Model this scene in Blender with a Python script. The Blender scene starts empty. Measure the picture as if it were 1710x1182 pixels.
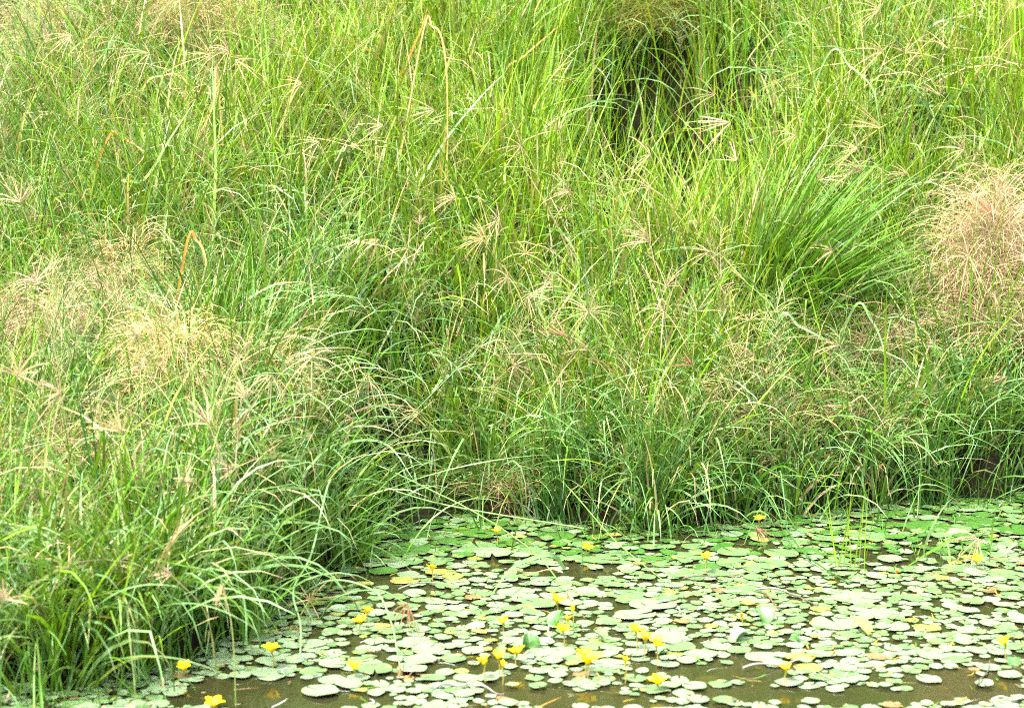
import bpy, math
import numpy as np
from mathutils import Vector, Matrix

R = math.radians
rng = np.random.default_rng(11)
SC = bpy.context.scene
COL = SC.collection

# ------------------------------------------------------------------ camera
CAM_H, PITCH, VFOV = 1.45, R(7.6), R(22.0)
TV = math.tan(VFOV / 2); TH = TV * 1710 / 1182
cam = bpy.data.cameras.new('camera'); cam_o = bpy.data.objects.new('camera', cam); COL.objects.link(cam_o)
cam_o.location = (0, 0, CAM_H); cam_o.rotation_euler = (math.pi / 2 - PITCH, 0, 0)
cam.sensor_fit = 'HORIZONTAL'; cam.angle = 2 * math.atan(TH)
cam.clip_start = 0.1; cam.clip_end = 500
cam.dof.use_dof = True; cam.dof.focus_distance = 6.6; cam.dof.aperture_fstop = 4.0
SC.camera = cam_o

# ------------------------------------------------------------------ sky, sun, exposure
SUN_EL, SUN_AZ = R(58), R(215)          # azimuth measured clockwise from +Y: behind and to the left of the camera
W = bpy.data.worlds.new('World'); SC.world = W; W.use_nodes = True
nt = W.node_tree; bg = nt.nodes['Background']
sky = nt.nodes.new('ShaderNodeTexSky'); sky.sky_type = 'NISHITA'; sky.sun_disc = False
sky.sun_elevation = SUN_EL; sky.sun_rotation = SUN_AZ
sky.air_density = 1.2; sky.dust_density = 4.0; sky.ozone_density = 1.0
hs = nt.nodes.new('ShaderNodeHueSaturation'); hs.inputs['Saturation'].default_value = 0.45
nt.links.new(sky.outputs[0], hs.inputs['Color']); nt.links.new(hs.outputs[0], bg.inputs['Color'])
bg.inputs['Strength'].default_value = 0.15
sun = bpy.data.lights.new('sun', 'SUN'); sun.energy = 3.0; sun.angle = R(7); sun.color = (1.0, 0.95, 0.86)
sun_o = bpy.data.objects.new('sun', sun); COL.objects.link(sun_o)
sd = Vector((math.sin(SUN_AZ) * math.cos(SUN_EL), math.cos(SUN_AZ) * math.cos(SUN_EL), math.sin(SUN_EL)))
sun_o.rotation_euler = sd.to_track_quat('Z', 'Y').to_euler(); sun_o.location = (0, 0, 20)
SC.view_settings.view_transform = 'Standard'; SC.view_settings.look = 'None'
SC.view_settings.exposure = 2.64; SC.view_settings.gamma = 1.0
SC.render.engine = 'CYCLES'
SC.cycles.max_bounces = 7; SC.cycles.diffuse_bounces = 3; SC.cycles.glossy_bounces = 2
SC.cycles.transmission_bounces = 4; SC.cycles.transparent_max_bounces = 6
SC.cycles.use_denoising = False; SC.cycles.filter_width = 1.05
SC.cycles.caustics_reflective = False; SC.cycles.caustics_refractive = False

# ------------------------------------------------------------------ pixel rays and the lie of the land
def ray(px, py):
    x = (px - 855) / 855 * TH; y = (591 - py) / 591 * TV
    c, s = math.cos(PITCH), math.sin(PITCH)
    d = np.array([x, c + y * s, -s + y * c]); return d / d[1]          # per metre of y
def at(px, py, Y): d = ray(px, py) * Y; return np.array([d[0], d[1], CAM_H + d[2]])
def on_z(px, py, z=0.0):
    d = ray(px, py); Y = (z - CAM_H) / d[2]; return at(px, py, Y)
def project(P):
    P = np.atleast_2d(P); c, s = math.cos(PITCH), math.sin(PITCH)
    z = P[:, 2] - CAM_H
    dep = P[:, 1] * c - z * s; up = P[:, 1] * s + z * c
    return 855 + P[:, 0] / dep / TH * 855, 591 - up / dep / TV * 591
SHORE_PX = [(-700, 1250), (-300, 1200), (0, 1150), (150, 1132), (300, 1092), (420, 1045), (500, 985), (560, 925), (640, 872), (760, 855),
            (900, 868), (1150, 878), (1300, 852), (1500, 840), (1710, 815), (1950, 800), (2400, 800)]
SH = np.array([on_z(*p)[:2] for p in SHORE_PX])
def y_shore(x): return np.interp(x, SH[:, 0], SH[:, 1]) + 0.05 * np.sin(9 * x + 1) + 0.035 * np.sin(23 * x) + .02 * np.sin(41 * x + 2)
HOLLOWS = []                               # (x, y, rx, ry, depth) pits in the bank
def terrain(x, y):
    x = np.asarray(x, float); y = np.asarray(y, float)
    s = y - y_shore(x)
    yb = 6.75 + 0.12 * np.sin(1.3 * x + .5)
    land = 0.05 + 0.17 * np.minimum(s, 1.6) + 0.58 * np.logaddexp(0, (y - yb) / 0.25) * 0.25
    land = np.where(y > 13, land - 0.55 * (y - 13), land)
    lump = 0.05 * np.sin(3.1 * x + 1.7 * y) + 0.04 * np.sin(5.3 * x - 4.1 * y + 2) + 0.02 * np.sin(11 * x + 9 * y)
    land = land + lump * np.clip(s / 0.6, 0, 1)
    bed = 0.05 - 0.5 * np.minimum(1, np.maximum(0, -s) / 0.8) ** 0.8
    z = np.where(s > 0, land, bed)
    for hx, hy, rx, ry, dp in HOLLOWS:
        z = z - dp * np.exp(-(((x - hx) / rx) ** 2 + ((y - hy) / ry) ** 2) ** 1.5) * np.clip(s / 0.3, 0, 1)
    return z
def on_bank(px, py, dz=0.0):
    d = ray(px, py)
    Y = np.arange(4.0, 14.0, 0.01); x = d[0] * Y; z = CAM_H + d[2] * Y
    hit = np.where(z <= np.maximum(terrain(x, Y), 0.0) + dz * np.clip((Y - y_shore(x) + .05) / .25, 0, 1))[0]
    return at(px, py, Y[hit[0]] if len(hit) else 11.0)
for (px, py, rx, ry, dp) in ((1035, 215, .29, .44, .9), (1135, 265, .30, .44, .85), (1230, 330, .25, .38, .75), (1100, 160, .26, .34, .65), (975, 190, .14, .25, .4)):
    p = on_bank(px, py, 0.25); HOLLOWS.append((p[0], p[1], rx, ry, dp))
for (px, py, rx, ry, dp) in ((655, 826, .30, .25, .25), (800, 812, .22, .2, .2), (15, 60, .3, .4, .5)):
    p = on_bank(px, py, 0.05); HOLLOWS.append((p[0], p[1], rx, ry, dp))

# ------------------------------------------------------------------ materials
def new_mat(name):
    m = bpy.data.materials.new(name); m.use_nodes = True
    return m, m.node_tree.nodes, m.node_tree.links
def leaf_mat(name, trans=0.4, rough=0.42, spec=0.5, trans_tint=(1.25, 1.1, .55), attr='Col', hue_var=0.0, sheen=False):
    m, n, l = new_mat(name); b = n['Principled BSDF']; out = n['Material Output']
    a = n.new('ShaderNodeAttribute'); a.attribute_name = attr
    col = a.outputs['Color']
    # faint mottling along each blade, a property of the leaf itself
    tc = n.new('ShaderNodeTexCoord'); no = n.new('ShaderNodeTexNoise'); no.inputs['Scale'].default_value = 35; no.inputs['Detail'].default_value = 3
    l.new(tc.outputs['Object'], no.inputs['Vector'])
    mr = n.new('ShaderNodeMapRange'); mr.inputs[1].default_value = .3; mr.inputs[2].default_value = .7; mr.inputs[3].default_value = .78; mr.inputs[4].default_value = 1.18
    l.new(no.outputs[0], mr.inputs[0])
    mx = n.new('ShaderNodeVectorMath'); mx.operation = 'SCALE'; l.new(col, mx.inputs[0]); l.new(mr.outputs[0], mx.inputs['Scale'])
    l.new(mx.outputs[0], b.inputs['Base Color'])
    b.inputs['Roughness'].default_value = rough; b.inputs['Specular IOR Level'].default_value = spec
    if trans > 0:
        t = n.new('ShaderNodeBsdfTranslucent'); vm = n.new('ShaderNodeVectorMath'); vm.operation = 'MULTIPLY'
        vm.inputs[1].default_value = trans_tint; l.new(mx.outputs[0], vm.inputs[0]); l.new(vm.outputs[0], t.inputs['Color'])
        mix = n.new('ShaderNodeMixShader'); mix.inputs[0].default_value = trans
        l.new(b.outputs[0], mix.inputs[1]); l.new(t.outputs[0], mix.inputs[2]); l.new(mix.outputs[0], out.inputs['Surface'])
    return m
M_GRASS = leaf_mat('green_blade', .30, .45, .38)
M_DRY = leaf_mat('dry_straw', .3, .7, .2, (1.05, 1, .85))
M_STALK = leaf_mat('stalk', .15, .4, .4)
M_PETAL = leaf_mat('yellow_petal', .35, .5, .3, (1.1, 1, .6))
M_WOOD = leaf_mat('wet_twig', 0, .35, .6)

def noise_mat(name, c1, c2, scale, rough, bump=0.0):
    m, n, l = new_mat(name); b = n['Principled BSDF']
    tc = n.new('ShaderNodeTexCoord'); no = n.new('ShaderNodeTexNoise'); no.inputs['Scale'].default_value = scale; no.inputs['Detail'].default_value = 8
    l.new(tc.outputs['Object'], no.inputs['Vector'])
    cr = n.new('ShaderNodeValToRGB'); cr.color_ramp.elements[0].position = .35; cr.color_ramp.elements[1].position = .68
    cr.color_ramp.elements[0].color = (*c1, 1); cr.color_ramp.elements[1].color = (*c2, 1)
    l.new(no.outputs[0], cr.inputs[0]); l.new(cr.outputs[0], b.inputs['Base Color']); b.inputs['Roughness'].default_value = rough; b.inputs['Specular IOR Level'].default_value = 0.05
    if bump:
        bp = n.new('ShaderNodeBump'); bp.inputs['Strength'].default_value = bump; l.new(no.outputs[0], bp.inputs['Height']); l.new(bp.outputs[0], b.inputs['Normal'])
    return m
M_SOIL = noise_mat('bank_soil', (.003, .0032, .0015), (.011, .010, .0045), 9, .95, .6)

def pad_mat():
    m, n, l = new_mat('lily_pad_skin'); b = n['Principled BSDF']
    a = n.new('ShaderNodeAttribute'); a.attribute_name = 'Col'
    oi = n.new('ShaderNodeObjectInfo')
    tc = n.new('ShaderNodeTexCoord')
    va = n.new('ShaderNodeVectorMath'); va.operation = 'ADD'; l.new(tc.outputs['Object'], va.inputs[0]); l.new(oi.outputs['Location'], va.inputs[1])
    no = n.new('ShaderNodeTexNoise'); no.inputs['Scale'].default_value = 40; no.inputs['Detail'].default_value = 5; l.new(va.outputs[0], no.inputs['Vector'])
    # brown and yellow blemishes
    cr = n.new('ShaderNodeValToRGB'); cr.color_ramp.elements[0].position = .60; cr.color_ramp.elements[1].position = .74
    cr.color_ramp.elements[0].color = (0, 0, 0, 1); cr.color_ramp.elements[1].color = (1, 1, 1, 1); l.new(no.outputs[0], cr.inputs[0])
    mixc = n.new('ShaderNodeMix'); mixc.data_type = 'RGBA'; l.new(cr.outputs[0], mixc.inputs['Factor'])
    l.new(a.outputs['Color'], mixc.inputs['A']); mixc.inputs['B'].default_value = (.15, .13, .03, 1)
    no2 = n.new('ShaderNodeTexNoise'); no2.inputs['Scale'].default_value = 130; l.new(va.outputs[0], no2.inputs['Vector'])
    mr = n.new('ShaderNodeMapRange'); mr.inputs[1].default_value = .3; mr.inputs[2].default_value = .7; mr.inputs[3].default_value = .75; mr.inputs[4].default_value = 1.15
    l.new(no2.outputs[0], mr.inputs[0])
    sc = n.new('ShaderNodeVectorMath'); sc.operation = 'SCALE'; l.new(mixc.outputs['Result'], sc.inputs[0]); l.new(mr.outputs[0], sc.inputs['Scale'])
    l.new(sc.outputs[0], b.inputs['Base Color'])
    mrr = n.new('ShaderNodeMapRange'); mrr.inputs[3].default_value = .2; mrr.inputs[4].default_value = .4; l.new(no.outputs[0], mrr.inputs[0])
    l.new(mrr.outputs[0], b.inputs['Roughness']); b.inputs['Specular IOR Level'].default_value = .85
    bp = n.new('ShaderNodeBump'); bp.inputs['Strength'].default_value = .25; bp.inputs['Distance'].default_value = .004
    l.new(no2.outputs[0], bp.inputs['Height']); l.new(bp.outputs[0], b.inputs['Normal'])
    return m
M_PAD = pad_mat()

def water_mat():
    m, n, l = new_mat('pond_water'); out = n['Material Output']; n.remove(n['Principled BSDF'])
    tc = n.new('ShaderNodeTexCoord'); no = n.new('ShaderNodeTexNoise'); no.inputs['Scale'].default_value = 14; no.inputs['Detail'].default_value = 4
    mp = n.new('ShaderNodeMapping'); mp.inputs['Scale'].default_value = (1, 2.2, 1); l.new(tc.outputs['Object'], mp.inputs[0]); l.new(mp.outputs[0], no.inputs['Vector'])
    bp = n.new('ShaderNodeBump'); bp.inputs['Strength'].default_value = .03; bp.inputs['Distance'].default_value = .02; l.new(no.outputs[0], bp.inputs['Height'])
    df = n.new('ShaderNodeBsdfDiffuse'); df.inputs['Color'].default_value = (.036, .037, .013, 1)
    tr = n.new('ShaderNodeBsdfTransparent'); tr.inputs['Color'].default_value = (.8, .72, .42, 1)
    m1 = n.new('ShaderNodeMixShader'); m1.inputs[0].default_value = .5; l.new(df.outputs[0], m1.inputs[1]); l.new(tr.outputs[0], m1.inputs[2])
    gl = n.new('ShaderNodeBsdfGlossy'); gl.inputs['Roughness'].default_value = .03; l.new(bp.outputs[0], gl.inputs['Normal'])
    fr = n.new('ShaderNodeFresnel'); fr.inputs['IOR'].default_value = 1.8; l.new(bp.outputs[0], fr.inputs['Normal'])
    m2 = n.new('ShaderNodeMixShader'); l.new(fr.outputs[0], m2.inputs[0]); l.new(m1.outputs[0], m2.inputs[1]); l.new(gl.outputs[0], m2.inputs[2])
    l.new(m2.outputs[0], out.inputs['Surface'])
    return m
M_WATER = water_mat()

# ------------------------------------------------------------------ mesh helpers
class Bag:
    """collects vertices, quads and per-vertex colours for one mesh"""
    def __init__(s): s.v, s.f, s.c, s.n = [], [], [], 0
    def add(s, v, f, c):
        s.v.append(np.asarray(v, float).reshape(-1, 3)); s.f.append(np.asarray(f).reshape(-1, 4) + s.n); s.c.append(np.asarray(c, float).reshape(-1, 3)); s.n += len(s.v[-1])
    def mesh(s, name, mat, origin=(0, 0, 0), smooth=True):
        v = np.concatenate(s.v) - np.asarray(origin); f = np.concatenate(s.f); c = np.concatenate(s.c)
        me = bpy.data.meshes.new(name)
        tri = f[:, 2] == f[:, 3]
        loops = np.where(tri, 3, 4); starts = np.concatenate([[0], np.cumsum(loops)[:-1]])
        keep = np.ones_like(f, bool); keep[tri, 3] = False
        idx = f[keep]
        me.vertices.add(len(v)); me.vertices.foreach_set('co', v.astype(np.float32).ravel())
        me.loops.add(len(idx)); me.loops.foreach_set('vertex_index', idx.astype(np.int32))
        me.polygons.add(len(f)); me.polygons.foreach_set('loop_start', starts.astype(np.int32)); me.polygons.foreach_set('loop_total', loops.astype(np.int32))
        me.polygons.foreach_set('use_smooth', np.full(len(f), smooth))
        at_ = me.attributes.new('Col', 'FLOAT_COLOR', 'POINT')
        at_.data.foreach_set('color', np.concatenate([c, np.ones((len(c), 1))], 1).astype(np.float32).ravel())
        me.update(); me.validate(); me.materials.append(mat)
        return me
    def obj(s, name, mat, origin=(0, 0, 0), parent=None, smooth=True):
        o = bpy.data.objects.new(name, s.mesh(name, mat, origin, smooth)); COL.objects.link(o)
        if parent is None: o.location = origin
        else:
            o.parent = parent; o.location = np.asarray(origin) - np.asarray(parent.location)
        return o
def tag(o, label=None, cat=None, group=None, kind=None):
    if label: o['label'] = label
    if cat: o['category'] = cat
    if group: o['group'] = group
    if kind: o['kind'] = kind
    return o
def empty(name, loc):
    o = bpy.data.objects.new(name, None); o.empty_display_size = .02; COL.objects.link(o); o.location = loc; return o

def arr(x, N): x = np.asarray(x, float); return np.broadcast_to(x, (N,)).copy() if x.ndim == 0 else x
def ribbons(bag, root, az, lean, L, Wd, droop, c0, c1, S=6, bend=0.0, tw0=0.0, tw1=0.0, kink=None, power=1.6, base_w=.6, tip_p=2.0, z_min=None):
    """N curved, tapering blades. az: heading, lean: start angle from vertical, droop: extra bending towards the ground at the tip."""
    root = np.asarray(root, float); N = len(root)
    az, lean, L, Wd, droop, bend, tw0, tw1 = (arr(q, N) for q in (az, lean, L, Wd, droop, bend, tw0, tw1))
    t = np.linspace(0, 1, S + 1); tm = (t[1:] + t[:-1]) / 2
    th = lean[:, None] + droop[:, None] * tm[None] ** power
    if kink is not None: th = th + np.where(tm[None] > kink[0][:, None], kink[1][:, None], 0)
    th = np.minimum(th, 2.9)
    a = az[:, None] + bend[:, None] * tm[None]
    d = np.stack([np.sin(th) * np.cos(a), np.sin(th) * np.sin(a), np.cos(th)], -1)
    P = np.concatenate([root[:, None], root[:, None] + np.cumsum(d * (L / S)[:, None, None], 1)], 1)
    if z_min is not None: P[..., 2] = np.maximum(P[..., 2], z_min)
    dv = np.concatenate([d[:, :1], (d[:, 1:] + d[:, :-1]) / 2, d[:, -1:]], 1)
    aa = az[:, None] + bend[:, None] * t[None]
    side = np.stack([-np.sin(aa), np.cos(aa), 0 * aa], -1); nn = np.cross(dv, side)
    tw = tw0[:, None] + tw1[:, None] * t[None]
    side = side * np.cos(tw)[..., None] + nn * np.sin(tw)[..., None]
    prof = np.minimum(1, base_w + (1 - base_w) * t * 3) * (1 - t ** tip_p) + .05
    w = Wd[:, None] * prof[None] / 2
    V = np.stack([P - side * w[..., None], P + side * w[..., None]], 2)          # N,S+1,2,3
    c0 = np.broadcast_to(np.asarray(c0, float), (N, 3)); c1 = np.broadcast_to(np.asarray(c1, float), (N, 3))
    k = (t ** 2.2)[None, :, None]
    C = (c0[:, None] * (1 - k) + c1[:, None] * k)[:, :, None].repeat(2, 2)
    i = np.arange(S)[None] * 2 + (np.arange(N) * (S + 1) * 2)[:, None]
    F = np.stack([i, i + 1, i + 3, i + 2], -1)
    bag.add(V, F, C)
    return P
def tube(bag, pts, r, c, k=5, r_end=None):
    pts = np.asarray(pts, float); n = len(pts)
    d = np.gradient(pts, axis=0); d /= np.linalg.norm(d, axis=1)[:, None] + 1e-9
    ref = np.where(np.abs(d[:, 2:3]) > .9, np.array([[1., 0, 0]]), np.array([[0., 0, 1]]))
    u = np.cross(d, ref); u /= np.linalg.norm(u, axis=1)[:, None]; w = np.cross(d, u)
    rr = np.linspace(r, r if r_end is None else r_end, n)
    a = np.arange(k) * 2 * math.pi / k
    V = pts[:, None] + rr[:, None, None] * (np.cos(a)[None, :, None] * u[:, None] + np.sin(a)[None, :, None] * w[:, None])
    i, j = np.meshgrid(np.arange(n - 1), np.arange(k), indexing='ij'); j2 = (j + 1) % k
    F = np.stack([i * k + j, i * k + j2, (i + 1) * k + j2, (i + 1) * k + j], -1)
    c = np.asarray(c, float)
    Cc = np.broadcast_to(c, (n, k, 3)) if c.ndim == 1 else np.repeat(c[:, None], k, 1)
    bag.add(V, F, Cc)
def spline(pts, n=24):
    """Catmull-Rom through the points"""
    p = np.asarray(pts, float)
    if len(p) == 2: return p[0] + (p[1] - p[0]) * np.linspace(0, 1, n)[:, None]
    q = np.vstack([2 * p[0] - p[1], p, 2 * p[-1] - p[-2]]); out = []
    for s in np.linspace(0, len(p) - 1 - 1e-6, n):
        i = int(s); t = s - i; a, b, c, d = q[i:i + 4]
        out.append(.5 * (2 * b + (c - a) * t + (2 * a - 5 * b + 4 * c - d) * t * t + (3 * b - a - 3 * c + d) * t ** 3))
    return np.array(out)
def strip(bag, pts, w, c, c_end=None, flat=0.0, roll=0.0, base=.5):
    """one flat blade along a path; it faces the sky or the viewer as a lying blade does"""
    pts = np.asarray(pts, float); n = len(pts); t = np.linspace(0, 1, n)
    d = np.gradient(pts, axis=0); d /= np.linalg.norm(d, axis=1)[:, None] + 1e-9
    nrm = np.array([0.0, -math.cos(flat), math.sin(flat)])
    side = np.cross(d, nrm); side /= np.linalg.norm(side, axis=1)[:, None] + 1e-9
    nn = np.cross(side, d); rl = roll * t
    side = side * np.cos(rl)[:, None] + nn * np.sin(rl)[:, None]
    prof = np.minimum(1, base + 2 * t) * (1 - t ** 3) + .06
    mid = nn * (w * .14 * prof)[:, None]                                      # a shallow keel along the midrib
    V = np.stack([pts - side * (w * prof / 2)[:, None], pts - mid, pts + side * (w * prof / 2)[:, None]], 1)
    i = np.arange(n - 1) * 3
    F = np.concatenate([np.stack([i, i + 1, i + 4, i + 3], -1), np.stack([i + 1, i + 2, i + 5, i + 4], -1)])
    c = np.asarray(c, float); c_end = c if c_end is None else np.asarray(c_end, float)
    C = (c + (c_end - c) * (t ** 1.5)[:, None])[:, None].repeat(3, 1)
    bag.add(V, F, C)

# ------------------------------------------------------------------ colours of the plants; BG is glaucous green with sky sheen painted in
YG = np.array([.136, .232, .005]); MG = np.array([.066, .170, .008]); DG = np.array([.020, .070, .010]); BG = np.array([.118, .218, .082])
TAN = np.array([.34, .265, .135]); STRAW = np.array([.38, .30, .12]); PINK = np.array([.35, .25, .155]); BRN = np.array([.14, .08, .04]); ORG = np.array([.38, .14, .02])
def U(a, b, n=None): return rng.uniform(a, b, n)

# ------------------------------------------------------------------ ground, pond bed, water
def grid_obj(name, xs, ys, zf, mat):
    X, Y = np.meshgrid(xs, ys, indexing='ij'); Z = zf(X, Y); b = Bag()
    nx, ny = X.shape; i, j = np.meshgrid(np.arange(nx - 1), np.arange(ny - 1), indexing='ij'); a = i * ny + j
    b.add(np.stack([X, Y, Z], -1), np.stack([a, a + ny, a + ny + 1, a + 1], -1), np.full((nx * ny, 3), .05))
    return b.obj(name, mat)
xs = np.concatenate([[-150, -40, -15, -8], np.linspace(-5, 5, 180), [8, 15, 40, 150]])
ys = np.concatenate([[-150, -30, -5, 1, 3], np.linspace(3.6, 12.9, 190), [14, 16, 20, 40, 200]])
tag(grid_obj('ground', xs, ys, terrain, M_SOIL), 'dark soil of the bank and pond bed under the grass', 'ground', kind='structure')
wb = Bag(); wb.add([(-60, -60, 0), (60, -60, 0), (60, 7.6, 0), (-60, 7.6, 0)], [(0, 1, 2, 3)], np.full((4, 3), .05))
tag(wb.obj('water', M_WATER), 'murky olive brown pond water between the lily pads', 'water', kind='structure')

# ------------------------------------------------------------------ grass covering the bank
def gz(u, v, *spots):
    s = 0
    for (cx, cy, rx, ry, k) in spots: s = s + k * np.exp(-(((u - cx) / rx) ** 2 + ((v - cy) / ry) ** 2))
    return s
def bank_points(n, pad=.9, s_min=-.05, hollow_keep=.05):
    x = U(-4.6, 4.6, n * 5); y = U(4.2, 11.6, n * 5); s = y - y_shore(x); z = terrain(x, y)
    ok = (np.abs(x) < TH * y + pad) & (s > s_min) & (z < CAM_H + .06 * y + .55)
    edge = np.clip(1 - (np.abs(x) - (TH * y + .15)) / pad, .25, 1)
    ok &= U(0, 1, n * 5) < edge
    h = sum(np.exp(-(((x - a) / b) ** 2 + ((y - c) / d) ** 2)) * min(1, e / .3) for a, c, b, d, e in HOLLOWS)
    ok &= U(0, 1, n * 5) > np.clip(h * 1.5, 0, 1 - hollow_keep)
    i = np.where(ok)[0][:n]
    return x[i], y[i]
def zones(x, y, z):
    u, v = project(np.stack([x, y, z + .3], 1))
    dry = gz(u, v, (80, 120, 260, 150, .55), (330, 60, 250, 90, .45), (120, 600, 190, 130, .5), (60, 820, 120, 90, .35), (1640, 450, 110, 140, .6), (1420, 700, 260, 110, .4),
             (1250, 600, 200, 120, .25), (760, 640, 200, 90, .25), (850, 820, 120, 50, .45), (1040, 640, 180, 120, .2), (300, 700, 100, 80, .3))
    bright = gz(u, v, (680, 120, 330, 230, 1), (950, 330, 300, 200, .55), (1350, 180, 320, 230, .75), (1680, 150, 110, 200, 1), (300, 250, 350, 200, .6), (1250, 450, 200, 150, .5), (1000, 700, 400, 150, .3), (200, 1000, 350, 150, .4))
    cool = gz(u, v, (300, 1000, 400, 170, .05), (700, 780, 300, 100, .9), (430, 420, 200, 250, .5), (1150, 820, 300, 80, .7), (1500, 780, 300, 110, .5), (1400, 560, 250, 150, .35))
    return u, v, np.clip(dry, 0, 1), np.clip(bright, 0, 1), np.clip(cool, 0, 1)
def jit(c, n, a=.18):
    return np.clip(c * (1 + rng.normal(0, a, (n, 1))) * (1 + rng.normal(0, a * .35, (n, 3))), .005, .9)

def grass_mass():
    g = Bag(); d = Bag()
    NT = 3000
    tx, ty = bank_points(NT); NT = len(tx); tz = terrain(tx, ty)
    u, v, dry, bright, cool = zones(tx, ty, tz)
    k = rng.integers(14, 30, NT); T = np.repeat(np.arange(NT), k); N = len(T)
    taz = U(0, 2 * math.pi, NT); ttone = rng.normal(0, 1, NT); th = U(.75, 1.2, NT)
    r = np.abs(rng.normal(0, .045, N)); ph = U(0, 2 * math.pi, N)
    x = tx[T] + r * np.cos(ph); y = ty[T] + r * np.sin(ph); z = np.maximum(terrain(x, y), -.1) - .01
    s = y - y_shore(x); near = np.exp(-np.maximum(s, 0) / .35)
    B, Cc, D = bright[T], cool[T], dry[T]
    kind = U(0, 1, N)
    arch = kind < .36 - .16 * B + .2 * Cc
    # heading: partly outward from the tuft, partly the tuft's own, near the water towards the viewer
    az = np.where(U(0, 1, N) < .5, ph, taz[T] + rng.normal(0, .6, N))
    az = np.where(U(0, 1, N) < near * .45, -math.pi / 2 + rng.normal(0, .8, N), az)
    lean = np.abs(rng.normal(.12, .22, N)) + .12 * arch + .18 * near
    L = (U(.34, .66, N) * (1 + .22 * B) * th[T]) * np.where(arch, 1.05, 1) * (1 - .22 * near) * (1 - .25 * D)
    Wd = np.where(arch, U(.0055, .0118, N), U(.0045, .0125, N)) * (1 + .15 * B)
    droop = np.where(arch, U(1.2, 2.5, N), U(.1, .95, N) + .2 * (1 - B))
    tone = ttone[T] * .18
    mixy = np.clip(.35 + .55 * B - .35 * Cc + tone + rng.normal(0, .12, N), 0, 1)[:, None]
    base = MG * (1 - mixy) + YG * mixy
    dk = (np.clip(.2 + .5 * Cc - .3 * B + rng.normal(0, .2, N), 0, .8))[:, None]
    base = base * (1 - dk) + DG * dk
    base = np.where((arch & (U(0, 1, N) < .75))[:, None], BG * (.85 + .3 * U(0, 1, N))[:, None] * (1 - .25 * mixy) + base * .25, base)  # arching blades get the paler BG, its sky sheen held in the colour
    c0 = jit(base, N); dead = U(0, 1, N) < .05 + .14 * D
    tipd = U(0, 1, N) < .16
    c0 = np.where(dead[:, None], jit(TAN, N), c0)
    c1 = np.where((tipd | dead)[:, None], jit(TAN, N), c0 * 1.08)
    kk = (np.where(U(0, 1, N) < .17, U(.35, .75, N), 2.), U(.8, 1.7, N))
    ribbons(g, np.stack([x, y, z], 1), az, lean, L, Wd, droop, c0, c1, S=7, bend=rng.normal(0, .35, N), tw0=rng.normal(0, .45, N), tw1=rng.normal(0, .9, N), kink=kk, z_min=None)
    # understorey of short leaves
    n = 13000; x, y = bank_points(n, s_min=-.03); n = len(x); z = terrain(x, y) - .01
    u, v, D, B, Cc = zones(x, y, z)
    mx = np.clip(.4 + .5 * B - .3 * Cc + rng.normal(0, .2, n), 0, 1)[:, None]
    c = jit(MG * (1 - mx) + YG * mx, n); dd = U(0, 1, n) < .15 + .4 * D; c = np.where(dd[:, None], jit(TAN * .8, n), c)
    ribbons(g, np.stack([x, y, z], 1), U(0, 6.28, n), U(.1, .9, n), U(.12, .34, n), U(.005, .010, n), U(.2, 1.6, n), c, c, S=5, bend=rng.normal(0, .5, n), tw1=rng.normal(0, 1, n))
    # thin culms, on the left leaning up to the left
    n = 4400; x, y = bank_points(n, hollow_keep=.3); n = len(x); z = terrain(x, y)
    u, v, D, B, Cc = zones(x, y, z)
    left = gz(u, v, (300, 300, 330, 330, 1), (1350, 640, 330, 170, .8))
    toleft = U(0, 1, n) < np.clip(left, 0, 1) * .85
    az = np.where(toleft, math.pi + rng.normal(0, .35, n), U(0, 6.28, n)); lean = np.where(toleft, U(.25, .6, n), np.abs(rng.normal(0, .22, n)))
    c = jit(np.where((U(0, 1, n) < .7)[:, None], DG, MG) * 1.05, n)
    ribbons(g, np.stack([x, y, z], 1), az, lean, U(.45, .85, n) * (1 - .3 * np.exp(-np.maximum(y - y_shore(x), 0) / .4)), U(.0026, .004, n), U(0, .35, n), c, c * 1.1, S=5, bend=rng.normal(0, .15, n), base_w=.9, tip_p=6, tw0=U(0, 3, n))
    # broad pale blades arching over the top of the lower bank, sky highlights put into their colour
    n = 2600; x, y = bank_points(n * 4, hollow_keep=.05); z = terrain(x, y); u, v, D, B, Cc = zones(x, y, z)
    o = U(0, 1, len(x)) < np.clip(.10 + .5 * Cc + .3 * (v > 520), 0, 1); x, y, z = x[o][:n], y[o][:n], z[o][:n]; n = len(x)
    c = jit(BG * .8 + MG * .2, n); c2 = jit(BG * 1.1, n)
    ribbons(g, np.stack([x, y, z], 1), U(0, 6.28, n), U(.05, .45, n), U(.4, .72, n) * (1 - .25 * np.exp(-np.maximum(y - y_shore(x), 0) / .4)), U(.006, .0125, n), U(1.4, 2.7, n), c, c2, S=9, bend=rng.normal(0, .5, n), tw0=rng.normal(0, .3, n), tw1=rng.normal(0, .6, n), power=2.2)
    # blades growing out of the shallow water at the edge
    n = 520; x = U(-2.2, 3., n); o = (x < -.62) | (x > -.02) | (U(0, 1, n) < .35); x = x[o]; n = len(x); y = y_shore(x) - np.abs(rng.normal(0, .13, n)); z = np.full(n, -.06)
    c = jit(MG * .4 + DG * .6, n)
    ribbons(g, np.stack([x, y, z], 1), U(0, 6.28, n), np.abs(rng.normal(.2, .42, n)), U(.12, .5, n), U(.003, .008, n), U(.1, 1.6, n), c, jit(BG, n), S=6, bend=rng.normal(0, .3, n), tw1=rng.normal(0, .8, n))
    n = 2600; x = U(-2.6, 3.4, n); y = y_shore(x) + U(-.06, .32, n); z = np.maximum(terrain(x, y), -.06) - .01
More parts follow.
